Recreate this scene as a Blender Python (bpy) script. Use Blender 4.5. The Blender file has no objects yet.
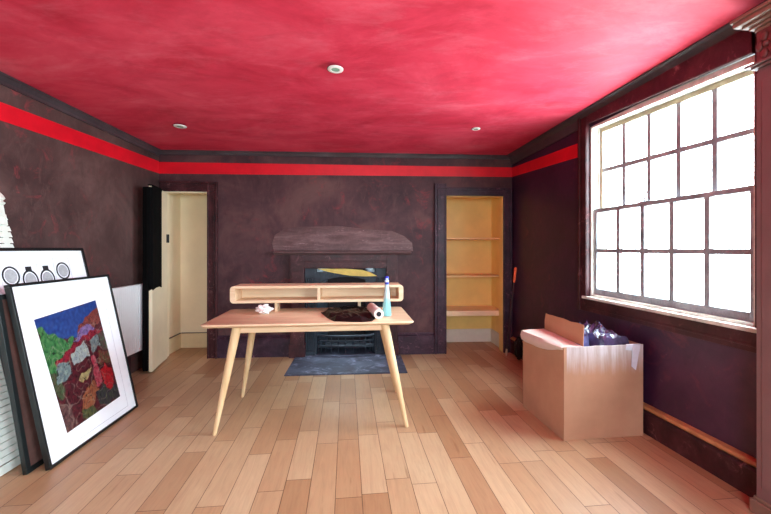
import bpy, bmesh, math, random
from mathutils import Vector, Matrix, noise
random.seed(7)
C = bpy.context.scene.collection
F, CX, HY, H = 370.0, 385.5, 249.0, 1.325
R = math.radians

# ---------------------------------------------------------------- helpers
class MB:
    def __init__(s): s.v = []; s.f = []; s.m = []
    def add(s, vs, fs, mi=0):
        o = len(s.v); s.v += [tuple(v) for v in vs]
        for f in fs: s.f.append(tuple(i + o for i in f)); s.m.append(mi)
        return s
    def box(s, x0, x1, y0, y1, z0, z1, mi=0):
        vs = [(x, y, z) for x in (x0, x1) for y in (y0, y1) for z in (z0, z1)]
        fs = [(0,1,3,2),(4,6,7,5),(0,4,5,1),(2,3,7,6),(0,2,6,4),(1,5,7,3)]
        return s.add(vs, fs, mi)
    def hexa(s, b, t, mi=0):               # 4 bottom, 4 top points (ccw)
        return s.add(list(b) + list(t), [(3,2,1,0),(4,5,6,7),(0,1,5,4),(1,2,6,5),(2,3,7,6),(3,0,4,7)], mi)
    def loft(s, loops, mi=0, cap=True):
        n = len(loops[0]); vs = [p for l in loops for p in l]; fs = []
        for k in range(len(loops) - 1):
            for i in range(n):
                j = (i + 1) % n
                fs.append((k*n+i, k*n+j, (k+1)*n+j, (k+1)*n+i))
        if cap: fs.append(tuple(range(n))[::-1]); fs.append(tuple((len(loops)-1)*n + i for i in range(n)))
        return s.add(vs, fs, mi)
    def prism(s, poly, z0, z1, mi=0):       # polygon in xy
        return s.loft([[(x, y, z0) for x, y in poly], [(x, y, z1) for x, y in poly]], mi)
    def prism_y(s, poly, y0, y1, mi=0):     # polygon in xz
        return s.loft([[(x, y0, z) for x, z in poly], [(x, y1, z) for x, z in poly]], mi)
    def prism_x(s, poly, x0, x1, mi=0):     # polygon in yz
        return s.loft([[(x0, y, z) for y, z in poly], [(x1, y, z) for y, z in poly]], mi)
    def tube(s, pts, rs, n=12, mi=0):
        pts = [Vector(p) for p in pts]; loops = []
        if not hasattr(rs, '__len__'): rs = [rs] * len(pts)
        for i, p in enumerate(pts):
            d = (pts[min(i+1, len(pts)-1)] - pts[max(i-1, 0)]).normalized()
            a = Vector((0,0,1)) if abs(d.z) < .9 else Vector((1,0,0))
            u = d.cross(a).normalized(); w = d.cross(u)
            loops.append([p + (u*math.cos(k*2*math.pi/n) + w*math.sin(k*2*math.pi/n)) * rs[i] for k in range(n)])
        return s.loft(loops, mi)
    def lathe(s, prof, c=(0,0,0), n=24, mi=0):
        loops = [[(c[0]+r*math.cos(k*2*math.pi/n), c[1]+r*math.sin(k*2*math.pi/n), c[2]+z) for k in range(n)] for r, z in prof]
        return s.loft(loops, mi)
    def ball(s, c, r, n=12, sc=(1,1,1), mi=0):
        prof = [(max(r*math.sin(math.pi*i/n), 1e-4), -r*math.cos(math.pi*i/n)) for i in range(n+1)]
        loops = [[(c[0]+q*sc[0]*math.cos(k*2*math.pi/16), c[1]+q*sc[1]*math.sin(k*2*math.pi/16), c[2]+z*sc[2]) for k in range(16)] for q, z in prof]
        return s.loft(loops, mi)
    def build(s, name, mats, parent=None, bevel=0, smooth=False, mw=None, seg=2):
        me = bpy.data.meshes.new(name); me.from_pydata(s.v, [], s.f)
        if not isinstance(mats, (list, tuple)): mats = [mats]
        for m in mats: me.materials.append(m)
        for p, mi in zip(me.polygons, s.m): p.material_index = mi
        bm = bmesh.new(); bm.from_mesh(me); bmesh.ops.recalc_face_normals(bm, faces=bm.faces); bm.to_mesh(me); bm.free()
        o = bpy.data.objects.new(name, me); C.objects.link(o)
        if parent: o.parent = parent
        if mw is not None: o.matrix_world = mw
        if bevel:
            b = o.modifiers.new('bevel', 'BEVEL'); b.width = bevel; b.segments = seg; b.limit_method = 'ANGLE'; b.angle_limit = R(35)
        if smooth:
            for p in me.polygons: p.use_smooth = True
            try:
                me.set_sharp_from_angle(angle=R(40))
            except Exception: pass
        return o

def tag(o, label, cat, group=None):
    o['label'] = label; o['category'] = cat
    if group: o['group'] = group
    return o
def thing(name, label, cat, loc=(0,0,0), rz=0, group=None):
    o = bpy.data.objects.new(name, None); C.objects.link(o); o.empty_display_size = .05
    o.location = loc; o.rotation_euler = (0, 0, rz)
    return tag(o, label, cat, group)
def struct(o): o['kind'] = 'structure'; return o
def sroot(name, mw):
    o = bpy.data.objects.new(name, None); C.objects.link(o); o.matrix_world = mw; return struct(o)
def rrect(x0, x1, y0, y1, r, n=6):
    p = []
    for cx, cy, a in ((x1-r, y1-r, 0), (x0+r, y1-r, 90), (x0+r, y0+r, 180), (x1-r, y0+r, 270)):
        for k in range(n+1):
            t = R(a + 90*k/n); p.append((cx + r*math.cos(t), cy + r*math.sin(t)))
    return p

# ---------------------------------------------------------------- materials
def lin(c):
    return tuple(((x/255)/12.92 if x/255 <= .04045 else ((x/255+.055)/1.055)**2.4) for x in c) + (1,)
class NT:
    def __init__(s, name):
        s.mat = bpy.data.materials.new(name); s.mat.use_nodes = True
        s.t = s.mat.node_tree; s.t.nodes.clear()
        s.out = s.n('ShaderNodeOutputMaterial'); s.b = s.n('ShaderNodeBsdfPrincipled')
        s.l(s.b.outputs[0], s.out.inputs[0])
    def n(s, k, **kw):
        x = s.t.nodes.new(k)
        for a, b in kw.items(): setattr(x, a, b)
        return x
    def l(s, a, b): s.t.links.new(a, b)
    def val(s, sock, v):
        if hasattr(v, 'links'): s.l(v, sock)
        else: sock.default_value = v
    def math(s, op, a, b=0., c=0.):
        x = s.n('ShaderNodeMath', operation=op); s.val(x.inputs[0], a); s.val(x.inputs[1], b); s.val(x.inputs[2], c); return x.outputs[0]
    def mix(s, fac, a, b, mode='MIX'):
        x = s.n('ShaderNodeMix', data_type='RGBA', blend_type=mode); s.val(x.inputs[0], fac); s.val(x.inputs[6], a); s.val(x.inputs[7], b); return x.outputs[2]
    def pos(s, scale=(1,1,1), world=True, rot=0):
        if world: p = s.n('ShaderNodeNewGeometry').outputs['Position']
        else: p = s.n('ShaderNodeTexCoord').outputs['Object']
        m = s.n('ShaderNodeMapping'); m.inputs['Scale'].default_value = scale; m.inputs['Rotation'].default_value = (0,0,rot)
        s.l(p, m.inputs[0]); return m.outputs[0]
    def noise(s, vec, scale, detail=5, rough=.6, dist=0):
        x = s.n('ShaderNodeTexNoise'); s.l(vec, x.inputs['Vector']); x.inputs['Scale'].default_value = scale
        x.inputs['Detail'].default_value = detail; x.inputs['Roughness'].default_value = rough; x.inputs['Distortion'].default_value = dist
        return x.outputs['Fac']
    def ramp(s, fac, stops):
        x = s.n('ShaderNodeValToRGB'); s.l(fac, x.inputs[0]); e = x.color_ramp.elements
        while len(e) < len(stops): e.new(.5)
        for q, (p, c) in zip(e, stops): q.position = p; q.color = c if len(c) == 4 else lin(c)
        return x.outputs[0]
    def bump(s, h, st=.2, d=.01):
        x = s.n('ShaderNodeBump'); x.inputs['Strength'].default_value = st; x.inputs['Distance'].default_value = d
        s.l(h, x.inputs['Height']); s.l(x.outputs[0], s.b.inputs['Normal'])
    def fin(s, col=None, rough=.5, metal=0, spec=.5):
        if col is not None: s.val(s.b.inputs['Base Color'], col)
        s.val(s.b.inputs['Roughness'], rough); s.b.inputs['Metallic'].default_value = metal
        s.b.inputs['Specular IOR Level'].default_value = spec
        return s.mat
W_, B_ = (1,1,1,1), (0,0,0,1)
def plain(name, c, rough=.5, metal=0, var=.12, sc=12, spec=.5, world=False, bump=0):
    n = NT(name); v = n.pos(world=world); f = n.noise(v, sc)
    c = lin(c); d = tuple(x*(1-var) for x in c[:3]) + (1,); e = tuple(min(1, x*(1+var)) for x in c[:3]) + (1,)
    if bump: n.bump(f, bump, .005)
    return n.fin(n.ramp(f, [(.3, d), (.7, e)]), rough, metal, spec)
def distressed(name, dark, mid, light, pink, rough=.42, amt=.5, sc=1.6, spec=.5, stretch=(1,1,1)):
    n = NT(name); v = n.pos(stretch)
    a = n.noise(v, sc, 8, .62, .6); b = n.noise(v, sc*3.1, 9, .7, 1.2)
    base = n.ramp(a, [(.32, dark), (.52, mid), (.72, light)])
    m = n.ramp(b, [(.56, B_), (.70, W_)]); m2 = n.ramp(n.noise(v, sc*.8, 3), [(.42, B_), (.62, W_)])
    mm = n.math('MULTIPLY', n.math('MULTIPLY', m, m2), amt)
    sp = n.ramp(n.noise(v, sc*16, 4, .7), [(.70, B_), (.76, W_)])
    col = n.mix(mm, base, lin(pink)); col = n.mix(n.math('MULTIPLY', sp, .25), col, lin((170,140,145)))
    st = n.noise(n.pos((1.5,1.5,.7), rot=.6), sc*4.2, 8, .75, .8)
    col = n.mix(n.ramp(st, [(.52, B_), (.72, (.5,.5,.5,1))]), col, lin(light)); col = n.mix(n.ramp(st, [(.28, (.55,.55,.55,1)), (.46, B_)]), col, lin(dark))
    n.bump(b, .15, .01)
    return n.fin(col, n.math('ADD', n.math('MULTIPLY', a, .25), rough - .1), 0, spec)

M = {}
M['wall_brown'] = distressed('wall_brown', (60,40,40), (84,60,58), (112,84,80), (158,58,66), .52, .7, 1.6, .35)
M['wall_purple'] = distressed('wall_purple', (52,30,36), (80,52,56), (106,74,72), (156,52,60), .55, .75, 1.6, .25)
M['wall_window'] = distressed('wall_window', (42,18,40), (56,26,52), (80,42,66), (128,56,66), .4, .55)
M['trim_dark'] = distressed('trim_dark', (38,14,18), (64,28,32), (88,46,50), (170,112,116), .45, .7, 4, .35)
M['trim_purple'] = distressed('trim_purple', (38,22,34), (58,36,50), (84,56,70), (160,108,126), .45, .8, 5, .35)
M['cornice'] = distressed('cornice_paint', (52,44,48), (66,56,60), (84,72,76), (120,90,95), .38, .4, 2)
M['stripe'] = plain('red_stripe', (218,16,36), .4, var=.12, sc=5, world=True)
def ceiling_mat():
    n = NT('ceiling_red'); v = n.pos((1,1.5,1), rot=.5)
    a = n.noise(v, 1.4, 9, .62, .5); b = n.noise(n.pos((1,2.6,1), rot=-.5), 2.6, 8, .72, .3)
    col = n.ramp(a, [(.30, (196,40,64)), (.47, (220,60,86)), (.60, (230,76,100)), (.74, (236,112,130))])
    col = n.mix(n.math('MULTIPLY', n.ramp(b, [(.5, B_), (.75, W_)]), .35), col, lin((236,130,146)))
    col = n.mix(n.math('MULTIPLY', n.ramp(n.noise(v, 2.1, 6, .7, .5), [(.52, B_), (.72, W_)]), .4), col, lin((180,34,58)))
    n.bump(b, .08, .01)
    return n.fin(col, .6, 0, .25)
M['ceiling'] = ceiling_mat()
def floor_mat():
    n = NT('oak_planks'); th = math.atan(-.105)
    p = n.n('ShaderNodeNewGeometry').outputs['Position']; sx = n.n('ShaderNodeSeparateXYZ'); n.l(p, sx.inputs[0])
    X, Y = sx.outputs[0], sx.outputs[1]; c, s_ = math.cos(th), math.sin(th)
    u = n.math('SUBTRACT', n.math('MULTIPLY', X, c), n.math('MULTIPLY', Y, s_))      # across
    w = n.math('ADD', n.math('MULTIPLY', Y, c), n.math('MULTIPLY', X, s_))           # along
    ub = n.math('DIVIDE', n.math('ADD', u, 10.), .142); bi = n.math('FLOOR', ub); uf = n.math('FRACT', ub)
    wn = n.n('ShaderNodeTexWhiteNoise', noise_dimensions='1D'); n.l(bi, wn.inputs['W']); r1 = wn.outputs['Value']
    wn2 = n.n('ShaderNodeTexWhiteNoise', noise_dimensions='1D'); n.l(n.math('ADD', bi, 37.3), wn2.inputs['W'])
    L = n.math('ADD', .52, n.math('MULTIPLY', wn2.outputs['Value'], .45))
    wb = n.math('ADD', n.math('DIVIDE', n.math('ADD', w, 10.), L), n.math('MULTIPLY', r1, 9.)); wi = n.math('FLOOR', wb); wf = n.math('FRACT', wb)
    cb = n.n('ShaderNodeCombineXYZ'); n.l(bi, cb.inputs[0]); n.l(wi, cb.inputs[1])
    w3 = n.n('ShaderNodeTexWhiteNoise', noise_dimensions='2D'); n.l(cb.outputs[0], w3.inputs['Vector']); rc = w3.outputs['Value']
    base = n.ramp(rc, [(0., (164,132,104)), (.2, (182,152,124)), (.45, (190,165,138)), (.7, (200,178,152)), (.85, (184,159,134)), (1., (172,138,110))])
    g = n.n('ShaderNodeCombineXYZ'); n.l(n.math('ADD', n.math('MULTIPLY', u, 26.), n.math('MULTIPLY', rc, 50.)), g.inputs[0])
    n.l(n.math('MULTIPLY', w, 2.2), g.inputs[1]); n.l(n.math('MULTIPLY', rc, 30.), g.inputs[2])
    gn = n.noise(g.outputs[0], 1.6, 6, .65, 1.2)
    col = n.mix(.5, base, n.ramp(gn, [(.3, (140,104,78)), (.5, (206,190,172)), (.75, (244,232,214))]), 'MULTIPLY')
    col = n.mix(.35, col, base)
    kn = n.ramp(n.noise(g.outputs[0], .9, 3, .5), [(.68, B_), (.76, W_)]); col = n.mix(n.math('MULTIPLY', kn, .4), col, lin((110,72,48)))
    eu = n.math('MINIMUM', uf, n.math('SUBTRACT', 1., uf)); ew = n.math('MINIMUM', n.math('MULTIPLY', wf, L), n.math('MULTIPLY', n.math('SUBTRACT', 1., wf), L))
    gap = n.math('MAXIMUM', n.math('LESS_THAN', eu, .014), n.math('LESS_THAN', ew, .002))
    col = n.mix(n.math('MULTIPLY', gap, .8), col, lin((70,44,30)))
    col = n.mix(.45, col, n.ramp(n.noise(n.pos((1,1,1)), 1.3, 5, .6), [(.35, (196,150,112)), (.65, (214,190,160))]), 'SOFT_LIGHT')
    n.bump(n.math('SUBTRACT', n.math('MULTIPLY', gn, .15), gap), .25, .002)
    return n.fin(col, n.math('ADD', .30, n.math('MULTIPLY', gn, .25)), 0, .45)
M['floor'] = floor_mat()
def wood(name, a, b, rough=.45, axis=(1.2,14,14)):
    n = NT(name); v = n.pos(axis, world=False); f = n.noise(v, 2.2, 6, .6, .8)
    return n.fin(n.ramp(f, [(.3, a), (.7, b)]), rough)
M['oak'] = wood('light_oak', (214,174,138), (232,202,168), .5)
M['oak_end'] = wood('light_oak_legs', (206,168,122), (226,194,152), .5, (14,14,1.2))
M['cream'] = plain('cream_paint', (246,228,194), .5, var=.05, sc=3, world=True)
M['cream_door'] = plain('cream_door_paint', (240,224,192), .4, var=.06, sc=4)
M['cream_skirt'] = plain('cream_skirting_paint', (226,202,160), .4, var=.05, world=True)
M['yellow'] = plain('yellow_cream_paint', (246,206,124), .45, var=.07, sc=4, world=True)
M['white_skirt'] = plain('white_skirting', (222,214,200), .5, var=.05, world=True)
M['shelf'] = plain('cream_shelf_paint', (236,192,134), .45, var=.05)
M['shelf_pale'] = plain('pale_shelf_paint', (240,208,168), .4, var=.04)
M['rad'] = plain('radiator_enamel', (226,226,228), .3, var=.02)
M['black_frame'] = plain('black_frame_paint', (18,20,22), .35, var=.2, spec=.5)
M['green_black'] = plain('dark_green_black_frame', (15,20,21), .4, var=.2)
M['mat_white'] = plain('picture_mount', (246,248,255), .6, var=.01)
M['mat_line'] = plain('mount_line', (205,205,214), .6, var=.01)
M['brown_art'] = plain('brown_backing', (98,68,62), .6, var=.25)
M['ink'] = plain('ink', (30,30,34), .6)
M['grey_ink'] = plain('grey_pencil', (176,176,180), .7, var=.15, sc=60)
M['black_cloth'] = plain('black_cloth', (9,8,9), .95, var=.3, spec=.1)
M['white_plast'] = plain('white_painted_wood', (226,230,222), .4, var=.04)
M['dark_metal'] = plain('dark_metal', (40,34,32), .4, .6)
M['iron'] = plain('cast_iron', (42,48,58), .5, .35, var=.4, sc=14)
M['soot'] = plain('sooty_firebrick', (22,22,26), .9, var=.4, sc=20)
M['yellow_plate'] = plain('yellow_register_plate', (206,176,84), .5, var=.15)
M['brass'] = plain('brass', (176,140,70), .35, .8)
def slate():
    n = NT('slate'); v = n.pos(); f = n.noise(v, 5, 8, .7, 1)
    m = n.noise(v, 2.2, 5, .6)
    col = n.ramp(f, [(.35, (36,36,50)), (.55, (62,64,84)), (.70, (150,152,176))]); col = n.mix(n.ramp(m, [(.5, B_), (.7, W_)]), col, lin((86,90,110)))
    n.bump(f, .4, .01); return n.fin(col, .6)
M['slate'] = slate()
M['patch'] = distressed('streaked_plaster', (84,58,60), (106,78,78), (130,102,102), (176,140,144), .55, .9, 5, .3, stretch=(.5,.5,3))
M['sash_white'] = distressed('weathered_white_frame', (190,188,176), (224,222,212), (236,234,226), (120,110,98), .5, .8, 9)
M['sash_grey'] = distressed('weathered_grey_bars', (112,114,120), (146,150,156), (172,176,178), (90,86,84), .5, .6, 8)
M['sash_tan'] = distressed('weathered_tan_frame', (140,124,100), (172,156,128), (192,178,150), (104,88,72), .5, .6, 8)
M['cap_lit'] = distressed('orange_lit_cap', (150,98,62), (182,122,78), (200,140,94), (110,66,50), .5, .5, 8)  # orange light caught by the skirting ledge, put into the cap colour
M['mauve'] = plain('mauve_brown_paint', (122,88,88), .4, var=.08, sc=6)
M['mauve_cornice'] = plain('brown_cornice_paint', (134,100,86), .4, var=.1, sc=6)
M['mauve_frieze'] = plain('reddish_carved_paint', (116,56,54), .5, var=.25, sc=20)
M['lamp_white'] = plain('lamp_white', (240,240,236), .3, var=.01)
M['lamp_green'] = plain('lamp_lens', (150,190,165), .15, var=.1)
M['hole'] = plain('dark_recess', (40,8,12), .9)
def card(name, a, b, worn):
    n = NT(name); v = n.pos(world=False); f = n.noise(v, 3, 4)
    wv = n.n('ShaderNodeTexWave'); wv.inputs['Scale'].default_value = 60; n.l(v, wv.inputs['Vector'])
    col = n.ramp(f, [(.3, a), (.7, b)])
    if worn:
        sx = n.n('ShaderNodeSeparateXYZ'); n.l(v, sx.inputs[0]); st = n.noise(n.pos((14,14,1.1), world=False), 1.6, 5, .7)
        top = n.ramp(n.math('ADD', sx.outputs[2], n.math('MULTIPLY', st, .14)), [(.52, B_), (.68, W_)])
        fr = n.math('MULTIPLY', n.math('LESS_THAN', sx.outputs[1], .012), n.math('GREATER_THAN', sx.outputs[0], .02))
        col = n.mix(n.math('MULTIPLY', n.math('MULTIPLY', top, fr), .75), col, n.ramp(st, [(.4, (186,176,178)), (.6, (216,212,220))]))
    n.bump(f, .2, .01)
    return n.fin(col, .65)
M['card'] = card('cardboard', (178,132,104), (196,150,120), True)
M['card_flap'] = card('cardboard_flap', (196,140,106), (206,154,120), False)
M['card_pale'] = card('pale_toplit_cardboard', (222,196,184), (236,214,204), False)  # paler card: light from above is put into the folded flap's colour
M['tape'] = plain('clear_tape', (216,214,226), .2, var=.06, sc=30)
M['bag_blue'] = plain('blue_purple_plastic', (92,92,140), .14, var=.7, sc=9, spec=.9)
M['bag_purple'] = plain('purple_plastic', (66,52,82), .15, var=.7, sc=9, spec=.9)
M['bag_black'] = plain('black_plastic', (12,9,9), .36, var=.5, spec=.4)
M['tissue'] = plain('white_tissue', (236,226,224), .7, var=.04)
M['roll'] = plain('white_roll_paper', (232,212,202), .6, var=.05)
M['core'] = plain('dark_core', (12,12,22), .8)
M['cap'] = plain('blue_plastic_cap', (38,50,170), .3)
M['capwhite'] = plain('white_plastic_nozzle', (206,214,240), .3)
def bottle_mat():
    n = NT('translucent_blue_bottle'); sx = n.n('ShaderNodeSeparateXYZ'); n.l(n.pos(world=False), sx.inputs[0])
    col = n.ramp(sx.outputs[2], [(.10, (150,226,234)), (.135, (160,230,238)), (.155, (212,240,246)), (.3, (214,240,248))])
    n.b.inputs['Transmission Weight'].default_value = .35
    return n.fin(col, .2)
M['bottle'] = bottle_mat()
M['orange'] = plain('orange_grip', (250,110,60), .5)
M['dark_pole'] = plain('dark_pole', (58,30,34), .5)
M['bristle'] = plain('pale_tip', (190,160,130), .7)
def glass():
    m = bpy.data.materials.new('window_glass'); m.use_nodes = True; t = m.node_tree; t.nodes.clear()
    o = t.nodes.new('ShaderNodeOutputMaterial'); mx = t.nodes.new('ShaderNodeMixShader'); a = t.nodes.new('ShaderNodeBsdfTransparent'); g = t.nodes.new('ShaderNodeBsdfGlossy')
    g.inputs['Roughness'].default_value = .02; mx.inputs[0].default_value = .05
    t.links.new(a.outputs[0], mx.inputs[1]); t.links.new(g.outputs[0], mx.inputs[2]); t.links.new(mx.outputs[0], o.inputs[0]); return m
M['glass'] = glass()
def colattr(name):
    n = NT(name); a = n.n('ShaderNodeVertexColor'); a.layer_name = 'paint'; n.bump(n.noise(n.pos(world=False), 60, 4), .3, .002)
    return n.fin(a.outputs[0], .3)
M['painting'] = colattr('painted_picture')

# ---------------------------------------------------------------- room frames
BA = math.atan2(.295, 4.36)
BW = Matrix.Translation((-2.733, 4.465, 0)) @ Matrix.Rotation(BA, 4, 'Z')      # x along the back wall, y behind it
LA = math.atan(.058)
LW = Matrix.Translation((-2.474, 0, 0)) @ Matrix.Rotation(LA, 4, 'Z')          # y along the left wall, +x into the room
RA = math.atan(.126)
RW = Matrix.Translation((2.2265, 0, 0)) @ Matrix.Rotation(RA, 4, 'Z')          # y along the right wall, -x into the room
cb, sb = math.cos(BA), math.sin(BA)
def bt(x, off=0.):      # distance along back wall of image column x, `off` in front of the wall
    r = (x - CX)/F; ox, oy = -2.733 + off*sb, 4.465 - off*cb
    return (r*oy - ox)/(cb - sb*r)
def bz(x, y, off=0.):
    Y = 4.465 - off*cb + sb*bt(x, off); return H - (y - HY)*Y/F
CEIL = 2.52
Y0 = -1.5
def wall_panels(mb, a0, a1, z0, z1, holes, d0, d1, along):
    xs = sorted({a0, a1, *[h[0] for h in holes], *[h[1] for h in holes]}); zs = sorted({z0, z1, *[h[2] for h in holes], *[h[3] for h in holes]})
    for i in range(len(xs)-1):
        for j in range(len(zs)-1):
            mx, mz = (xs[i]+xs[i+1])/2, (zs[j]+zs[j+1])/2
            if any(h[0] < mx < h[1] and h[2] < mz < h[3] for h in holes): continue
            if along == 'x': mb.box(xs[i], xs[i+1], d0, d1, zs[j], zs[j+1])
            else: mb.box(d0, d1, xs[i], xs[i+1], zs[j], zs[j+1])

# openings (back wall)
D0, D1, DZ = bt(163), bt(208), 2.02
K0, K1, KZ = bt(446), bt(503), bz(475, 196)
F0, F1, FZ = bt(305), bt(386), bz(345, 268)
mb = MB(); wall_panels(mb, -.02, 4.40, 0, 2.70, [(D0, D1, 0, DZ), (K0, K1, 0, KZ), (F0, F1, 0, FZ)], 0, .12, 'x')
struct(mb.build('wall_back', M['wall_purple'], mw=BW))
# left wall
mb = MB(); mb.box(-.12, 0, -1.6, 4.60, 0, 2.70); struct(mb.build('wall_left', M['wall_brown'], mw=LW))
# right wall with windows
WY0, WY1, WZ0, WZ1 = 1.988, 3.31, .905, 2.405
V0, V1 = -1.35, .62
mb = MB(); wall_panels(mb, -1.6, 4.86, 0, 2.76, [(WY0, WY1, WZ0, WZ1), (V0, V1, WZ0, WZ1)], 0, .16, 'y')
struct(mb.build('wall_right', M['wall_window'], mw=RW))
# wall behind the camera, pierced for an added window that gives front fill
mb = MB(); wall_panels(mb, -2.6, 2.6, 0, 2.76, [(-.65, .65, 1.0, 2.05)], Y0-.12, Y0, 'x')
struct(mb.build('wall_front', M['wall_brown']))
# floor and ceiling
mb = MB(); mb.prism([(-2.9, -1.7), (2.75, -1.7), (2.5, 5.6), (-3.1, 5.6)], -.1, 0); struct(mb.build('floor', M['floor']))
mb = MB()
mb.hexa([(-2.9,-1.7,2.51), (2.75,-1.7,2.635), (1.95,4.95,2.52), (-3.0,4.75,2.51)], [(-2.9,-1.7,2.85), (2.75,-1.7,2.85), (1.95,4.95,2.85), (-3.0,4.75,2.85)])
struct(mb.build('ceiling', M['ceiling']))

# red painted stripe: three wall lengths
def stripe(name, mw, p0, p1, za0, za1, zb0, zb1, axis, out):
    mb = MB(); e = .003*out
    if axis == 'x': b = [(p0,0,za0),(p1,0,zb0),(p1,e,zb0),(p0,e,za0)]; t = [(p0,0,za1),(p1,0,zb1),(p1,e,zb1),(p0,e,za1)]
    else: b = [(0,p0,za0),(0,p1,zb0),(e,p1,zb0),(e,p0,za0)]; t = [(0,p0,za1),(0,p1,zb1),(e,p1,zb1),(e,p0,za1)]
    mb.hexa(b, t); struct(mb.build(name, M['stripe'], mw=mw))
stripe('trim_1', BW, 0, 4.37, 2.235, 2.375, 2.251, 2.375, 'x', -1)
stripe('trim_2', LW, 2.0, 4.465, 2.19, 2.31, 2.235, 2.382, 'y', 1)
stripe('trim_3', LW, -1.5, 2.0, 2.19, 2.31, 2.19, 2.31, 'y', 1)
stripe('trim_4', RW, 3.40, 4.79, 2.175, 2.305, 2.251, 2.370, 'y', -1)
# cornices : cove profile (depth, height below ceiling)
def cove(zc, d=.05, h=.075):
    return [(0, zc), (d, zc), (d, zc-.012), (d*.72, zc-.02), (d*.36, zc-.045), (.014, zc-h+.012), (.014, zc-h), (0, zc-h)]
def cornice(name, mw, p0, p1, z0, z1, axis, out, d=.05, h=.075, mat='cornice'):
    mb = MB(); l0, l1 = cove(z0, d, h), cove(z1, d, h)
    if axis == 'x': mb.loft([[(p0, out*a, z) for a, z in l0], [(p1, out*a, z) for a, z in l1]])
    else: mb.loft([[(out*a, p0, z) for a, z in l0], [(out*a, p1, z) for a, z in l1]])
    struct(mb.build(name, M[mat], mw=mw))
cornice('trim_5', BW, 0, 4.37, 2.515, 2.525, 'x', -1, .035, .05)
cornice('trim_6', LW, -1.5, 4.46, 2.515, 2.515, 'y', 1, .04, .07)
cornice('trim_7', RW, -1.5, 4.79, 2.632, 2.525, 'y', -1, .085, .12)

# skirting boards
def skirt(name, mw, segs, axis, out, h=.25, d=.022, mat='trim_dark', cap=None):
    pr = [(0,0),(d,0),(d,h-.05),(d*.6,h-.035),(d*.9,h-.02),(d*.4,h),(0,h)]
    mb = MB()
    for p0, p1 in segs:
        if axis == 'x': mb.loft([[(p, out*a, z) for a, z in pr] for p in (p0, p1)])
        else: mb.loft([[(out*a, p, z) for a, z in pr] for p in (p0, p1)])
    o = struct(mb.build(name, M[mat], mw=mw))
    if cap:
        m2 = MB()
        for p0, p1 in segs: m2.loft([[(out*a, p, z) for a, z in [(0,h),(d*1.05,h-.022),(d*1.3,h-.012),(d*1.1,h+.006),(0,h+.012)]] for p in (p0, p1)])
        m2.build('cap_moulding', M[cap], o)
    return o
A_ = .13
skirt('baseboard_left', LW, [(-1.5, 3.9)], 'y', 1, .24)
skirt('baseboard_back', BW, [(D1+.12, bt(291)), (bt(398), K0-A_-.02), (K1+A_+.01, 4.36)], 'x', -1, .27, .025, 'trim_purple')
skirt('baseboard_right', RW, [(1.93, 4.77)], 'y', -1, .195, .03, 'trim_dark', 'cap_lit')

# architraves on the back wall
def architrave(name, a0, a1, zt, w, mat, left=True, wl=0):
    wr = w
    mb = MB()
    def leg(x0, x1, z0, z1):
        mb.box(x0, x1, -.022, 0, z0, z1); 
    def prof(xo, s, z0, z1):      # xo outer edge, s direction to the opening
        mb.box(min(xo, xo+s*w), max(xo, xo+s*w), -.020, 0, z0, z1)
        mb.box(min(xo, xo+s*.022), max(xo, xo+s*.022), -.042, -.02, z0, z1)
        mb.box(min(xo+s*.035, xo+s*.05), max(xo+s*.035, xo+s*.05), -.03, -.02, z0, z1)
        mb.box(min(xo+s*(w-.018), xo+s*w), max(xo+s*(w-.018), xo+s*w), -.034, -.02, z0, z1)
    if left:
        w = wl or w; prof(a0-w, 1, 0, zt+w); w = wr
    prof(a1+w, -1, 0, zt+w)
    x0 = a0-(wl or w)+.0221 if left else a0-.02
    x1 = a1+w-.0221
    mb.box(x0, x1, -.019, 0, zt+.001, zt+w)
    mb.box(x0, x1, -.041, -.019, zt+w-.022, zt+w); mb.box(x0, x1, -.029, -.019, zt+w-.05, zt+w-.035); mb.box(x0, x1, -.033, -.019, zt+.001, zt+.018)
    return struct(mb.build(name, M[mat], mw=BW, bevel=.003))
architrave('trim_8', D0, D1, DZ, .12, 'trim_dark', left=False)
architrave('trim_9', K0, K1, KZ, .105, 'trim_purple', wl=.15)

# shallow passage behind the left doorway
mb = MB(); zc = 2.06; yb = .50
mb.box(D0-.13, D0-.03, .12, yb, 0, zc); mb.box(D0-.13, D1+.6, yb, yb+.08, 0, zc); mb.box(D1+.6, D1+.68, .12, yb+.08, 0, zc); mb.box(D0-.13, D1+.68, .12, yb+.08, zc, zc+.05)
p = struct(mb.build('wall_passage', M['cream'], mw=BW))
mb = MB(); mb.box(D0-.03, D0-.012, .12, yb-.018, 0, .195); mb.box(D0-.03, D1+.6, yb-.018, yb, 0, .195)
bp = struct(mb.build('baseboard_passage', M['cream_skirt'], mw=BW, bevel=.006))
mb = MB(); mb.box(D0-.012, D1+.6, yb-.015, yb-.001, .195, .204); mb.box(D0-.03, D0-.014, .12, yb-.018, .195, .204); mb.build('shadow_line', M['trim_dark'], bp)  # dark strip painted in as the shadow line along the skirting top
mb = MB(); mb.box(D0, D0+.012, 0, .12, 0, DZ); mb.box(D1-.012, D1, 0, .12, 0, DZ); mb.box(D0+.012, D1-.012, 0, .12, DZ-.012, DZ)
struct(mb.build('trim_10', M['cream'], mw=BW))
mb = MB(); mb.tube([(D0+.40, yb-.03, 1.47), (D0+.40, yb, 1.47)], .012); 
tag(mb.build('coat_hook', M['dark_metal'], mw=BW), 'tiny dark hook on the cream wall seen through the left doorway', 'hook')

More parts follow.
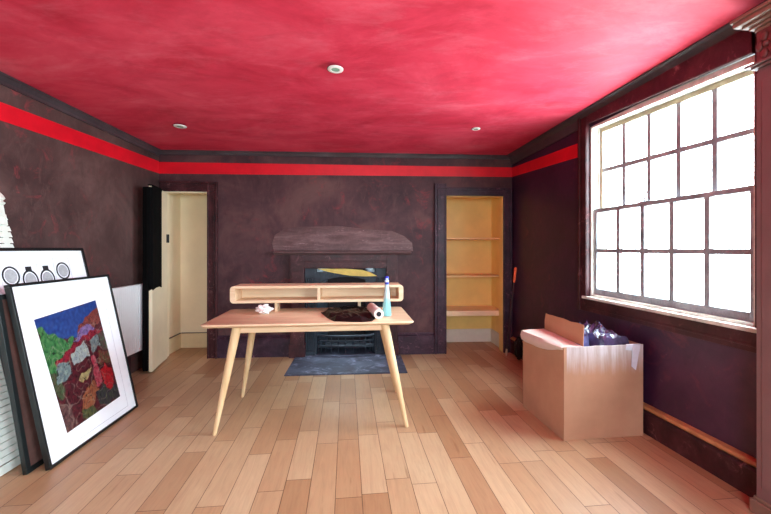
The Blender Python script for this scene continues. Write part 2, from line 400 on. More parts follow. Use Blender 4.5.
# alcove with shelves
a0, a1, ay = K0-.03, K1+.05, .56
mb = MB(); zc = KZ+.08
mb.box(K1-.006, K1-.001, .001, .12, 0, KZ); mb.box(K0+.001, K0+.006, .001, .12, 0, KZ); mb.box(K0+.006, K1-.006, .001, .12, KZ-.006, KZ-.001); mb.box(a0-.06, a0, .12, ay, 0, zc); mb.box(a1, a1+.06, .12, ay, 0, zc); mb.box(a0-.06, a1+.06, ay, ay+.06, 0, zc); mb.box(a0-.06, a1+.06, .12, ay+.06, zc, zc+.05)
struct(mb.build('wall_alcove', M['yellow'], mw=BW))
mb = MB(); mb.box(a0, a1, ay-.018, ay, 0, .185); mb.box(a1-.018, a1, .13, ay-.018, 0, .185); struct(mb.build('baseboard_alcove', M['white_skirt'], mw=BW, bevel=.005))
for k, (z, th, d, mt, lb) in enumerate([(1.475, .022, .14, 'shelf', 'topmost yellow cream shelf in the alcove'), (.975, .022, .14, 'shelf', 'middle yellow cream shelf in the alcove'), (.515, .07, .13, 'shelf_pale', 'lowest and thickest pale shelf in the alcove')]):
    o = MB().box(a0+.002, a1-.002, d, ay-.002, z-th, z).build('alcove_shelf', M[mt], mw=BW, bevel=.004)
    tag(o, lb + ' in the back wall', 'shelf', 'fitted shelves in the alcove')

# ---------------------------------------------------------------- cupboard door (open, by the left wall)
hx, hy = -2.655, 4.44; nx, ny = -2.522, 3.94
ang = math.atan2(ny-hy, nx-hx); LL = math.hypot(nx-hx, ny-hy)
dr = bpy.data.objects.new('door_1', None); C.objects.link(dr); dr.location = (hx, hy, 0); dr.rotation_euler = (0,0,ang); struct(dr)
mb = MB(); mb.box(0, LL, 0.0, .034, .015, 2.0)      # local +y faces the room
for z0, z1 in ((.12,.85),(1.0,1.85)):
    pass
mb.build('door_leaf', M['cream_door'], dr, bevel=.004)
mb = MB(); mb.tube([(.0,.045,1.40),(.0,.045,1.50)], .009); mb.box(0,.04,.034,.038,1.40,1.50); mb.build('hinge', M['dark_metal'], dr)

# black cloth hung over the upper half of that door
def cloth():
    mb = MB(); n = 26
    zt, zb = 1.985, .885
    def loop(z, k):
        out = []
        pts = [(LL*.42, .037), (LL*.6, .040), (LL*.8, .041), (LL+.006, .040), (LL+.02, .02), (LL+.02, -.01), (LL-.0, -.055), (LL-.05, -.074), (LL-.12, -.070), (LL-.10, -.03), (LL-.05,-.004), (LL+.003, -.002), (LL+.003, .0355), (LL*.42, .0355)]
        for i, (x, y) in enumerate(pts):
            w = 0
            out.append((x, y + max(w, -.001), z))
        return out
    loops = []
    for k in range(n):
        z = zb + (zt-zb)*k/(n-1)
        l = loop(z, k)
        if k == 0: l = [(x, y, z + .02*math.sin(i*1.1) + (.11 if 4 <= i <= 9 else 0)) for i, (x, y, z) in enumerate(l)]
        elif z < 1.03: l = [(x, y, max(z, z + ((.11 - (z-zb)*.8) if 4 <= i <= 9 else 0))) for i, (x, y, z) in enumerate(l)]
        loops.append(l)
    mb.prism([(LL+.018,-.005),(LL-.0,-.055),(LL-.05,-.074),(LL-.12,-.070),(LL-.10,-.03),(LL-.05,-.005)], .03, 1.03)
    mb.loft(loops); mb.box(LL*.42, LL+.02, -.004, .040, 2.002, 2.012); mb.box(LL*.42, LL+.02, .0355, .040, 1.98, 2.012)
    return mb
t = cloth().build('hanging_cloth', M['black_cloth']); t.location = (hx, hy, 0); t.rotation_euler = (0,0,ang)
tag(t, 'black cloth hanging over the top half of the open cream door', 'cloth')

# ---------------------------------------------------------------- fireplace (local = back wall frame)
fx0, fx1 = bt(291), bt(397)
fc = (fx0+fx1)/2
def B(x): return x - fc
fp = thing('fireplace', 'dark painted fireplace surround with iron grate in the back wall, behind the desk', 'fireplace', BW @ Vector((fc, 0, 0)), BA)
g0, g1 = B(F0), B(F1); o0, o1 = B(fx0), B(fx1)
zs = bz(345, 253)
mb = MB()
for s0, s1 in ((o0, g0), (g1, o1)):
    mb = MB(); mb.box(s0, s1, -.07, -.001, 0, zs-.02)
    mb.box(s0-.012, s1+.012, -.085, -.001, 0, .16)
    mb.box(s0+.02, s1-.02, -.078, -.07, .22, FZ-.03)
    mb.build('pilaster', M['trim_dark'], fp, bevel=.005)
mb = MB(); mb.box(g0, g1, -.07, -.001, FZ, zs-.02); mb.box(g0-.03, g1+.03, -.078, -.07, FZ+.075, FZ+.09); mb.box(g0, g1, -.076,-.07, FZ, FZ+.015)
mb.build('lintel', M['trim_dark'], fp, bevel=.004)
m0, m1 = B(bt(274, .1)), B(bt(411, .1))
mb = MB(); pr = [(-.001, zs-.02), (-.09, zs-.02), (-.12, zs), (-.15, zs+.004), (-.15, zs+.02), (-.001, zs+.022)]
mb.loft([[(m0, y, z) for y, z in pr], [(m1, y, z) for y, z in pr]])
mb.build('mantel_shelf', M['patch'], fp, bevel=.003)
# streaky plaster patch above the shelf
pts = [(274,250),(272,243),(275,235),(284,229),(300,227),(320,226.5),(338,226),(356,228),(375,230),(392,231),(404,236),(412,243),(413,249)]
loop0 = [(B(bt(x)), bz(x, y)) for x, y in pts]; loop0[0] = (loop0[0][0], zs+.022); loop0[-1] = (loop0[-1][0], zs+.022)
mb = MB(); cxp = sum(a for a, b in loop0)/len(loop0); czp = zs+.06
mb.loft([[(a, -.0008, z) for a, z in loop0], [(a, -.006, z) for a, z in loop0], [(cxp+(a-cxp)*.93, -.016, czp+(z-czp)*.8) for a, z in loop0]])
mb.build('plaster_patch', M['patch'], fp, smooth=True)
# cast iron insert
mb = MB(); ww = .10
mb.box(g0, g1, .30, .32, 0, FZ)          # back
ins = mb.build('fireback', M['soot'], fp)
mb = MB(); 
for s0, s1 in ((g0, g0+ww*1.25), (g1-ww*1.25, g1)):
    mb.box(s0, s1, -.012, .01, 0, FZ)
    for k in range(5):
        x = s0 + (s1-s0)*(k+.7)/5.4; mb.tube([(x, -.014, .06), (x, -.014, FZ-.12)], .009, 8)
    mb.box(s0-.0, s1, -.03, .0, 0, .06); mb.box(s0, s1, -.026, 0, .36, .39)
n = 14; ax0, ax1 = g0+ww*1.25, g1-ww*1.25; zc0 = FZ-.28
for k in range(n):                        # arched head plate
    a = math.pi*k/n; b = math.pi*(k+1)/n; rx = (ax1-ax0)/2; xm = (ax0+ax1)/2
    p0 = (xm-rx*math.cos(a), zc0+.17*math.sin(a)); p1 = (xm-rx*math.cos(b), zc0+.17*math.sin(b))
    mb.hexa([(p0[0],-.01,p0[1]),(p1[0],-.01,p1[1]),(p1[0],.01,p1[1]),(p0[0],.01,p0[1])], [(p0[0],-.01,FZ-.05),(p1[0],-.01,FZ-.05),(p1[0],.01,FZ-.05),(p0[0],.01,FZ-.05)])
mb.hexa([(ax0,.01,0),(ax0+.02,.01,0),(ax0+.13,.30,0),(ax0+.11,.30,0)], [(ax0,.01,FZ),(ax0+.02,.01,FZ),(ax0+.13,.30,FZ),(ax0+.11,.30,FZ)])
mb.hexa([(ax1-.02,.01,0),(ax1,.01,0),(ax1-.11,.30,0),(ax1-.13,.30,0)], [(ax1-.02,.01,FZ),(ax1,.01,FZ),(ax1-.11,.30,FZ),(ax1-.13,.30,FZ)])
mb.build('iron_insert', M['iron'], fp, bevel=.003)
mb = MB(); n = 12
xm = (ax0+ax1)/2; rx = (ax1-ax0)/2-.03
def arc(z, d): return [(xm-rx*math.cos(math.pi*k/n), .03-d*math.sin(math.pi*k/n), z) for k in range(n+1)]
for z in (.13, .19, .25): mb.tube(arc(z, .09), .008 if z < .25 else .014, 8)
for k in range(1, n): 
    q = arc(.04, .09)[k]; mb.tube([q, (q[0], q[1], .25)], .006, 6)
mb.box(xm-rx, xm+rx, .0, .28, .10, .12)
mb.build('grate', M['iron'], fp)
q = [(318,268.3),(330,268.3),(345,268.3),(362,269.5),(370,272),(377,275.6),(365,276),(350,275.2),(335,272.8),(325,270.5)]
pl = [(B(bt(x)), bz(x, y)) for x, y in q]
mb = MB(); mb.loft([[(a, -.045+.0, z-.002) for a, z in pl], [(a, -.028, z-.002) for a, z in pl]])
mb.build('register_plate', M['yellow_plate'], fp)
# hearth slab
hw = BW.inverted()
def onfloor(x, y): Y = F*H/(y-HY); return ((x-CX)/F*Y, Y)
c = [onfloor(284, 376.3), onfloor(407.5, 373.3)]
c = [tuple((hw @ Vector((a, b, 0)))[:2]) for a, b in c]
mb = MB(); mb.prism([c[0], c[1], (c[1][0], -.087), (c[0][0], -.087)], 0, .012); 
struct(mb.build('trim_11', M['slate'], mw=BW, bevel=.004))
mb = MB(); mb.box(F0+.005, F1-.005, -.085, .32, 0, .012); struct(mb.build('trim_12', M['slate'], mw=BW))

# ---------------------------------------------------------------- windows
def sash(parent, name, x, y0, y1, z0, z1, mat, rail_b, rail_t, stile, cols=5, rows=2, bar=.02, th=.035, f=lambda y, z: z, barmat=None):
    mb = MB()
    def bx(ya, yb, za, zb, d=th, mi=0):
        b = [(x-d/2,ya,f(ya,za)),(x+d/2,ya,f(ya,za)),(x+d/2,yb,f(yb,za)),(x-d/2,yb,f(yb,za))]
        t = [(x-d/2,ya,f(ya,zb)),(x+d/2,ya,f(ya,zb)),(x+d/2,yb,f(yb,zb)),(x-d/2,yb,f(yb,zb))]
        mb.hexa(b, t, mi)
    bx(y0, y0+stile, z0, z1); bx(y1-stile, y1, z0, z1)
    bx(y0+stile, y1-stile, z0, z0+rail_b); bx(y0+stile, y1-stile, z1-rail_t, z1)
    gy0, gy1, gz0, gz1 = y0+stile, y1-stile, z0+rail_b, z1-rail_t
    for k in range(1, cols):
        yy = gy0 + (gy1-gy0)*k/cols; bx(yy-bar/2, yy+bar/2, gz0, gz1, .032, 1)
    for k in range(1, rows):
        zz = gz0 + (gz1-gz0)*k/rows; bx(gy0, gy1, zz-bar/2, zz+bar/2, .030, 1)
    o = mb.build(name, [M[mat], M[barmat or mat]], parent, bevel=.002)
    g = MB(); g.hexa([(x-.001,gy0,f(gy0,gz0)),(x+.001,gy0,f(gy0,gz0)),(x+.001,gy1,f(gy1,gz0)),(x-.001,gy1,f(gy1,gz0))],
                     [(x-.001,gy0,f(gy0,gz1)),(x+.001,gy0,f(gy0,gz1)),(x+.001,gy1,f(gy1,gz1)),(x-.001,gy1,f(gy1,gz1))])
    g.build('glass', M['glass'], o)
    return o
def window(name, y0, y1, mw, skew):
    w = sroot(name, mw)
    zm = 1.655; ym = (y0+y1)/2
    f = (lambda y, z: z + max(0, z-zm)/(2.36-zm)*skew*(y-ym)) if skew else (lambda y, z: z)
    # box frame lining the opening
    mb = MB()
    def bx(xa, xb, ya, yb, za, zb):
        mb.hexa([(xa,ya,f(ya,za)),(xb,ya,f(ya,za)),(xb,yb,f(yb,za)),(xa,yb,f(yb,za))], [(xa,ya,f(ya,zb)),(xb,ya,f(ya,zb)),(xb,yb,f(yb,zb)),(xa,yb,f(yb,zb))])
    bx(.005, .155, y0, y0+.018, WZ0, WZ1-.03); bx(.005, .155, y1-.018, y1, WZ0, WZ1-.03); bx(.005, .155, y0, y1, WZ1-.045, WZ1-.005); bx(.0, .155, y0+.018, y1-.018, WZ0, WZ0+.02)
    bx(.068, .078, y1-.03, y1-.018, WZ0, WZ1-.045); bx(.068, .078, y0+.018, y0+.03, WZ0, WZ1-.045)
    mb.build('window_frame', M['sash_white'], w)
    sash(w, 'upper_sash', .098, y0+.02, y1-.02, zm-.015, WZ1-.046, 'sash_tan', .035, .035, .032, f=f, barmat='sash_grey', bar=.034)
    lo = sash(w, 'lower_sash', .045, y0+.02, y1-.02, WZ0+.022, zm+.02, 'sash_grey', .05, .033, .034, f=f, bar=.034, barmat='sash_grey')
    c = MB(); c.lathe([(.012,0),(.014,.006),(.006,.01),(.006,.02),(.012,.026),(.004,.034)], (.045, ym+.12, zm+.02), 12); c.box(.03,.06, ym+.08, ym+.15, zm+.02, zm+.026)
    c.build('sash_catch', M['dark_metal'], lo)
    s = MB(); s.box(-.045, .0, y0-.04, y1+.05, WZ0-.022, WZ0+.002); s.build('window_sill', M['sash_white'], w, bevel=.004)
    a = MB()
    a.box(-.03, -.001, y1, y1+.105, WZ0-.13, WZ1+.115); a.box(-.045, -.03, y1+.08, y1+.105, WZ0-.13, WZ1+.115); a.box(-.038, -.03, y1, y1+.015, WZ0+.003, WZ1)
    a.box(-.03, -.001, y0-.06, y1, WZ0-.13, WZ0-.023); a.box(-.036, -.03, y0-.06, y1, WZ0-.10, WZ0-.085)
    a.box(-.012, -.001, y0-.06, y0, WZ0, WZ1+.10)
    a.hexa([(-.03,y0,f(y0,WZ1)-.004),(-.001,y0,f(y0,WZ1)-.004),(-.001,y1,f(y1,WZ1)-.004),(-.03,y1,f(y1,WZ1)-.004)], [(-.03,y0,WZ1+.115),(-.001,y0,WZ1+.115),(-.001,y1,WZ1+.115),(-.03,y1,WZ1+.115)])
    a.build('architrave', M['trim_dark'], w, bevel=.003)
    return w
window('window_1', WY0, WY1, RW, .045)
window('window_2', V0, V1, RW, 0)
w3 = sroot('added_fill_window', Matrix.Translation((0, Y0, 0)) @ Matrix.Rotation(R(-90), 4, 'Z'))      # added for front fill; local x points out through the wall
sash(w3, 'fill_casement', .05, -.65, .65, 1.0, 2.05, 'sash_white', .05, .05, .05, 2, 2)

def portal(loc, rot, sx, sy):
    l = bpy.data.lights.new('window_daylight_portal', 'AREA'); l.shape = 'RECTANGLE'; l.size = sx; l.size_y = sy; l.cycles.is_portal = True
    o = bpy.data.objects.new('window_daylight_portal', l); C.objects.link(o); o.matrix_world = loc @ rot
for y0, y1 in ((WY0, WY1), (V0, V1)):
    portal(RW @ Matrix.Translation((.165, (y0+y1)/2, (WZ0+WZ1)/2)), Matrix.Rotation(R(90), 4, 'Y') , WZ1-WZ0, y1-y0)


portal(Matrix.Translation((0, Y0-.13, 1.525)), Matrix.Rotation(R(90), 4, 'X'), 1.3, 1.05)  # portal for the added fill window

# ---------------------------------------------------------------- tall fitted cupboard edge at the right
ar = thing('armoire', 'tall mauve brown cupboard with carved frieze at the right edge, next to the window', 'cupboard', RW @ Vector((0, 1.885, 0)), RA)
# local y runs away from the camera along the wall; cupboard occupies y<0, x<0
fcx = -.128
def carc(): return MB()
mb = MB(); mb.box(fcx, -.034, -1.2, 0, .07, 2.225)
mb.box(fcx-.012, fcx, -.085, -.004, .09, 2.20)
mb.box(fcx-.017, fcx-.012, -.078, -.03, .14, 2.16)
mb.box(fcx-.012, fcx, -1.2, -1.12, .09, 2.20)
mb.build('carcass', M['mauve'], ar, bevel=.003)
mb = MB(); mb.box(fcx-.010, fcx, -.60, -.095, .10, 2.19); mb.box(fcx-.016, fcx-.010, -.53, -.165, .2, 2.1)
d = mb.build('door', M['mauve'], ar, bevel=.004)
MB().ball((fcx-.03, -.55, 1.05), .015).build('knob', M['brass'], d)
mb = MB(); mb.box(fcx-.010, fcx, -1.115, -.61, .10, 2.19); mb.box(fcx-.016, fcx-.010, -1.05, -.68, .2, 2.1)
d = mb.build('door', M['mauve'], ar, bevel=.004)
MB().ball((fcx-.03, -.66, 1.05), .015).build('knob', M['brass'], d)
mb = MB(); mb.box(fcx-.022, -.034, -1.2, .022, 0, .07); mb.box(fcx-.014, -.034, -1.2, .01, .07, .09); mb.build('plinth', M['mauve_cornice'], ar, bevel=.006)
mb = MB(); mb.box(fcx-.004, -.034, -1.2, .0, 2.25, 2.41)
for k in range(7):                        # carved scrolls
    y = -.045 - k*.17
    for j in range(5):
        a = j*2*math.pi/5; mb.ball((fcx-.008, y+.03*math.cos(a), 2.33+.045*math.sin(a)), .016, 6, (.6,1,1.5))
    mb.ball((fcx-.01, y, 2.33), .014, 6)
    mb.tube([(fcx-.006, y-.085+.035*math.cos(q*.7), 2.33+.05*math.sin(q*.7)) for q in range(9)], .006, 6)
mb.build('carved_frieze', M['mauve_frieze'], ar)
mb = MB(); pr = [(0,2.225),(.02,2.23),(.036,2.24),(.03,2.25),(0,2.25)]
mb.box(fcx-.036, -.034, -1.2, .036, 2.237, 2.25); mb.box(fcx-.02, -.034, -1.2, .02, 2.225, 2.237); mb.build('necking_moulding', M['mauve'], ar, bevel=.004)
mb = MB()
for k, (e, z0, z1) in enumerate(((.01,2.41,2.425),(.025,2.425,2.44),(.045,2.44,2.455),(.07,2.455,2.48),(.078,2.48,2.50))): mb.box(fcx-e, -.07, -1.2, e*.9, z0, z1)
mb.build('cornice', M['mauve_cornice'], ar, bevel=.006)

# ---------------------------------------------------------------- downlights
def ceil_z(x, y):
    return 2.51 + (x+2.8)/5.5*.02 + max(0, (x+2.8)/5.5)*.105*max(0,(4.8-y))/6.5
for (px, py, r, lb) in ((335.5, 71, .053, 'white recessed downlight with a green lens nearest the camera, middle of the red ceiling'), (180, 125.5, .058, 'small white downlight at the left, in the red ceiling near the left wall'), (476, 130, .042, 'small white downlight at the right, in the red ceiling above the alcove')):
    Y = F*(2.52-H)/(HY-py); X = (px-CX)/F*Y; z = ceil_z(X, Y) - .005
    t = thing('downlight', lb, 'ceiling light', (X, Y, z), 0, 'recessed downlights')
    mb = MB(); mb.lathe([(r*.5, -.001), (r*.55, -.004), (r*.9, -.005), (r, -.002), (r, .003), (r*.5, .003)], n=32); mb.build('ring', M['lamp_white'], t, smooth=True)
    MB().lathe([(.001, -.003), (r*.53, -.003), (r*.5, .002), (.001, .002)], n=24).build('lens', M['lamp_green'], t)
    MB().lathe([(.001, .001), (r*1.0, .001), (r*1.0, .004), (.001, .004)], (-r*.1, r*.1, 0), n=24).build('recess', M['hole'], t)

# ---------------------------------------------------------------- radiator on the left wall
rd = thing('radiator', 'white panel radiator on the left wall between the leaning pictures and the door', 'radiator', LW @ Vector((0, 3.72, 0)), LA)
mb = MB(); L0, L1 = -.42, .335
n = 22
prof = []
for k in range(n*4+1):
    y = L0+.01 + (L1-L0-.02)*k/(n*4); prof.append((.098 - (.006 if k % 4 == 0 else (.0 if k % 4 == 2 else .002)), y))
poly = [(.085, L0)] + [(.098-.001, L0+.004)] + prof + [(.097, L1-.004), (.085, L1)]
mb.prism([(x, y) for x, y in poly], .245, .945); mb.box(.045, .058, L0, L1, .245, .945); mb.box(.05, .095, L0+.002, L1-.002, .935, .95); mb.box(.055, .09, L0, L0+.01, .25, .94); mb.box(.055, .09, L1-.01, L1, .25, .94)
mb.build('panel', M['rad'], rd)
for y in (L0+.12, L1-.12): MB().box(.0, .046, y, y+.03, .35, .85).build('bracket', M['rad'], rd)
mb = MB(); mb.tube([(.07, L0-.02, 0), (.07, L0-.02, .27), (.07, L0+.01, .27)], .009); mb.ball((.07, L0-.02, .27), .02); mb.build('valve', M['rad'], rd)

# ---------------------------------------------------------------- leaning pictures
def lean_frame(name, label, base, d_ang, width, height, lean, depth, border, fmat, mount='mat_white'):
    """origin = bottom corner nearest the camera on the floor; local x along bottom edge, local z up the board, local y towards the wall"""
    t = bpy.data.objects.new(name, None); C.objects.link(t); tag(t, label, 'picture', None)
    # board axes
    ex = Vector((math.cos(d_ang), math.sin(d_ang), 0)); eo = Vector((-math.sin(d_ang), math.cos(d_ang), 0))  # eo : left of ex = towards the wall
    s = lean/height; cz = math.sqrt(1-s*s)
    ez = eo*s + Vector((0,0,cz)); ey = eo*cz - Vector((0,0,s))
    m = Matrix(((ex.x, ey.x, ez.x, base[0]), (ex.y, ey.y, ez.y, base[1]), (ex.z, ey.z, ez.z, depth*s), (0,0,0,1)))
    t.matrix_world = m
    mb = MB(); b = border
    mb.box(0, width, 0, depth, 0, b); mb.box(0, width, 0, depth, height-b, height); mb.box(0, b, 0, depth, b, height-b); mb.box(width-b, width, 0, depth, b, height-b)
    mb.build('frame', M[fmat], t, bevel=.0015)
    MB().box(b, width-b, .008, depth-.002, b, height-b).build('mount', M[mount], t)
    return t
dA = math.atan2(.89, -.07)
pa = lean_frame('framed_picture', 'large black framed painting in red, blue and green, frontmost of the leaning pictures', (-2.0, 2.21), dA, .893, 1.133, .233, .03, .018, 'black_frame')
# painting: positions on the board measured from the photograph
def board_uv(t, x, y):
    m = t.matrix_world; o = m.translation; ex = m.col[0].xyz; ez = m.col[2].xyz; ny_ = m.col[1].xyz
    cam = Vector((0,0,H)); d = Vector(((x-CX)/F, 1, -(y-HY)/F)); k = (o-cam).dot(ny_)/d.dot(ny_); p = cam + d*k - o
    return p.dot(ex), p.dot(ez)
cs = [board_uv(pa, *q) for q in ((68.3,433),(121,396),(96.3,300),(35,319.6))]
au0, au1 = (cs[0][0]+cs[3][0])/2, (cs[1][0]+cs[2][0])/2; av0, av1 = (cs[0][1]+cs[1][1])/2, (cs[2][1]+cs[3][1])/2
def inpoly(x, y, P):
    c = False; j = len(P)-1
    for i in range(len(P)):
        if (P[i][1] > y) != (P[j][1] > y) and x < (P[j][0]-P[i][0])*(y-P[i][1])/(P[j][1]-P[i][1]) + P[i][0]: c = not c
        j = i
    return c
regions = [
 ([(0,.0),(1,0),(1,1),(0,1)], (104,30,42), (70,26,34)),
 ([(0,.78),(.12,.80),(.5,.74),(.75,.86),(1,.9),(1,1),(0,1)], (30,52,128), (44,84,160)),
 ([(.55,.80),(.82,.90),(1,.93),(1,.80),(.7,.70),(.5,.70)], (150,66,54), (120,50,48)),
 ([(0,.5),(0,.92),(.08,.90),(.16,.84),(.28,.80),(.36,.72),(.46,.76),(.44,.66),(.3,.56),(.12,.5)], (40,108,56), (92,146,82)),
 ([(.0,.3),(.0,.52),(.12,.52),(.14,.38),(.1,.28)], (58,92,58), (98,80,60)),
 ([(.44,.70),(.56,.78),(.80,.80),(.86,.74),(.6,.68)], (150,120,176), (110,84,140)),
 ([(.12,.58),(.34,.66),(.8,.74),(1,.72),(1,.66),(.6,.66),(.12,.52)], (168,34,52), (120,28,48)),
 ([(.06,.40),(.08,.54),(.28,.58),(.30,.44)], (150,170,160), (96,110,120)),
 ([(.36,.48),(.36,.62),(.62,.66),(.64,.52)], (190,196,184), (150,160,170)),
 ([(.72,.54),(.72,.67),(.88,.69),(.88,.56)], (150,166,160), (96,100,110)),
 ([(.90,.52),(.90,.7),(1,.7),(1,.52)], (110,60,66), (80,110,80)),
 ([(.38,.36),(.44,.40),(.62,.42),(.60,.37),(.44,.34)], (196,178,120), (150,128,90)),
 ([(.64,.22),(.66,.52),(.72,.52),(.74,.24)], (176,44,66), (206,110,120)),
 ([(.28,.04),(.36,.22),(.62,.30),(.66,.16),(.46,.06)], (176,110,70), (146,72,54)),
 ([(.0,.0),(.0,.28),(.1,.24),(.2,.02)], (128,92,84), (90,50,56)),
 ([(.60,.06),(.58,.16),(.82,.22),(1,.12),(1,.0),(.7,.0)], (52,40,66), (66,80,58)),
 ([(.76,.20),(.74,.32),(.86,.38),(.97,.30),(.95,.18),(.85,.14)], (206,34,46), (176,30,40)),
 ([(.28,.0),(.30,.10),(.50,.08),(.52,.0)], (110,110,60), (60,70,50)),
 ([(.78,.40),(.78,.5),(1,.5),(1,.36)], (100,96,60), (140,60,60)),
]
def paint(u, v):
    q = Vector((u*9, v*11, 3)); u2 = u + .04*noise.noise(q); v2 = v + .04*noise.noise(q + Vector((7,3,1)))
    col = regions[0][1:]
    for P, a, b in regions[0:]:
        if inpoly(u2, v2, P): col = (a, b)
    k = .5 + .9*noise.noise(Vector((u*26, v*30, 9)))
    k = min(1, max(0, k)); c = [col[0][i]*(1-k) + col[1][i]*k for i in range(3)]
    r = abs(noise.noise(Vector((u*8, v*11, 21)))); r2 = abs(noise.noise(Vector((u*17, v*15, 41))))
    sky = col[0] == (30,52,128)
    if r < .026 and not sky: c = [x*.82 for x in c]; c = [c[i]*.5 + (190,180,160)[i]*.5 for i in range(3)]
    elif r2 < .03 and not sky: c = [x*.35 for x in c]
    return lin([x*.82 for x in c])
def grid_art(parent, u0, u1, v0, v1, nu, nv, y):
    me = bpy.data.meshes.new('painting'); vs = []; fs = []
    for j in range(nv+1):
        for i in range(nu+1): 
            a, b = i/nu, j/nv; P = [cs[0][k]*(1-a)*(1-b)+cs[1][k]*a*(1-b)+cs[2][k]*a*b+cs[3][k]*(1-a)*b for k in (0, 1)]
            vs.append((P[0], y, P[1]))
    for j in range(nv):
        for i in range(nu): a = j*(nu+1)+i; fs.append((a, a+1, a+nu+2, a+nu+1))
    me.from_pydata(vs, [], fs); ca = me.color_attributes.new('paint', 'FLOAT_COLOR', 'POINT')
    k = 0
    for j in range(nv+1):
        for i in range(nu+1): ca.data[k].color = paint(i/nu, j/nv); k += 1
    me.materials.append(M['painting']); o = bpy.data.objects.new('painting', me); C.objects.link(o); o.parent = parent; return o
grid_art(pa, au0, au1, av0, av1, 130, 170, .0065)
mb = MB()
def rectline(mb, u0, u1, v0, v1, w, y0, y1):
    mb.box(u0, u1, y0, y1, v0, v0+w); mb.box(u0, u1, y0, y1, v1-w, v1); mb.box(u0, u0+w, y0, y1, v0+w, v1-w); mb.box(u1-w, u1, y0, y1, v0+w, v1-w)
rectline(mb, au0-.085, au1+.085, av0-.095, av1+.095, .0035, .0072, .0079); mb.build('mount_line', M['mat_line'], pa)

pb = lean_frame('framed_picture', 'dark framed brown picture, only its narrow edge showing behind the colourful painting', (-2.095, 2.165), dA, .84, 1.065, .168, .026, .030, 'green_black', 'brown_art')
pc = lean_frame('framed_picture', 'black framed picture with four round bottle drawings, rearmost of the leaning pictures', (-2.142, 2.235), math.atan2(.85, -.05), .835, 1.362, .302, .026, .022, 'black_frame')
pw, phh = .835, 1.368
for k, (cx_, cy_, rx, ry, cap) in enumerate(((12,276,9,10,0),(32,280,8,10.5,1),(49,278.5,7.3,10,1),(64,270.5,6.7,8.6,0))):
    mb = MB(); mg = MB(); cells = MB(); u, v = board_uv(pc, cx_, cy_); ua, _ = board_uv(pc, cx_-rx, cy_); ub, _ = board_uv(pc, cx_+rx, cy_); _, va = board_uv(pc, cx_, cy_-ry)
    ru = (ub-ua)/2; rv = (va-v); n = 28; u = (ua+ub)/2
    out = [(u+ru*math.cos(a*2*math.pi/n), v+rv*math.sin(a*2*math.pi/n)) for a in range(n)]
    for i in range(n):
        j = (i+1) % n; w = .82
        a, b = out[i], out[j]; c_, d_ = (u+(b[0]-u)*w, v+(b[1]-v)*w), (u+(a[0]-u)*w, v+(a[1]-v)*w)
        mb.hexa([(a[0],.0062,a[1]),(b[0],.0062,b[1]),(c_[0],.0062,c_[1]),(d_[0],.0062,d_[1])], [(a[0],.0078,a[1]),(b[0],.0078,b[1]),(c_[0],.0078,c_[1]),(d_[0],.0078,d_[1])])
    mg.prism_y([(u+(a-u)*.7, v+(b-v)*.7) for a, b in out], .0066, .0078)
    if cap: mb.box(u-ru*.38, u+ru*.38, .0062, .0078, v+rv*.92, v+rv*1.32)
    e0, _ = board_uv(pc, cx_-rx-1.2, cy_); e1, _ = board_uv(pc, cx_+rx+1.2, cy_); rectline(cells, e0, e1, v-rv*1.5, v+rv*1.5, .0025, .0071, .0079)
    dw = mb.build('drawing', M['ink'], pc); mg.build('shading', M['grey_ink'], dw); cells.build('cell_line', M['mat_line'], dw)

# slatted white panel leaning at the far left
sp = bpy.data.objects.new('slatted_panel', None); C.objects.link(sp); tag(sp, 'tall white slatted panel with a carved top and finial at the far left', 'panel')
ex = Vector((math.cos(R(90)+LA), math.sin(R(90)+LA), 0)); eo = Vector((-math.sin(R(90)+LA), math.cos(R(90)+LA), 0)); s_ = .178; cz = math.sqrt(1-s_*s_)
ez = eo*s_ + Vector((0,0,cz)); ey = eo*cz - Vector((0,0,s_)); bs = (-2.215, 1.86)
sp.matrix_world = Matrix(((ex.x,ey.x,ez.x,bs[0]),(ex.y,ey.y,ez.y,bs[1]),(ex.z,ey.z,ez.z,.005),(0,0,0,1)))
mb = MB(); wS = .632
mb.box(.01, .05, .004, .022, 0, 1.60); mb.box(wS-.05, wS-.01, .004, .022, 0, 1.60); mb.box(.01, wS-.01, .0, .024, 0, .05); mb.box(.01, wS-.01, 0, .024, 1.57, 1.64)
mb.build('frame', M['white_plast'], sp, bevel=.003)
mb = MB()
for k in range(36):
    z = .06 + k*.040
    mb.hexa([(0,-.008,z),(wS,-.008,z),(wS,.010,z+.006),(0,.010,z+.006)], [(0,-.004,z+.034),(wS-.004,-.004,z+.034),(wS-.004,.012,z+.036),(0,.012,z+.036)])
mb.build('slats', M['white_plast'], sp)
mb = MB(); mb.box(.012, wS-.008, -.002, .02, 1.50, 1.575)
for k in range(5):
    mb.tube([(wS-.05-.12*k+.035*math.cos(a*.6), -.006, 1.535+.03*math.sin(a*.6)) for a in range(10)], .006, 6)
mb.build('carved_rail', M['white_plast'], sp)
for x in (.03, wS-.03):
    MB().lathe([(.026,1.64),(.034,1.65),(.022,1.665),(.036,1.68),(.030,1.70),(.022,1.715),(.012,1.73),(.001,1.74)], (x, .012, 0), 14).build('finial', M['white_plast'], sp, smooth=True)

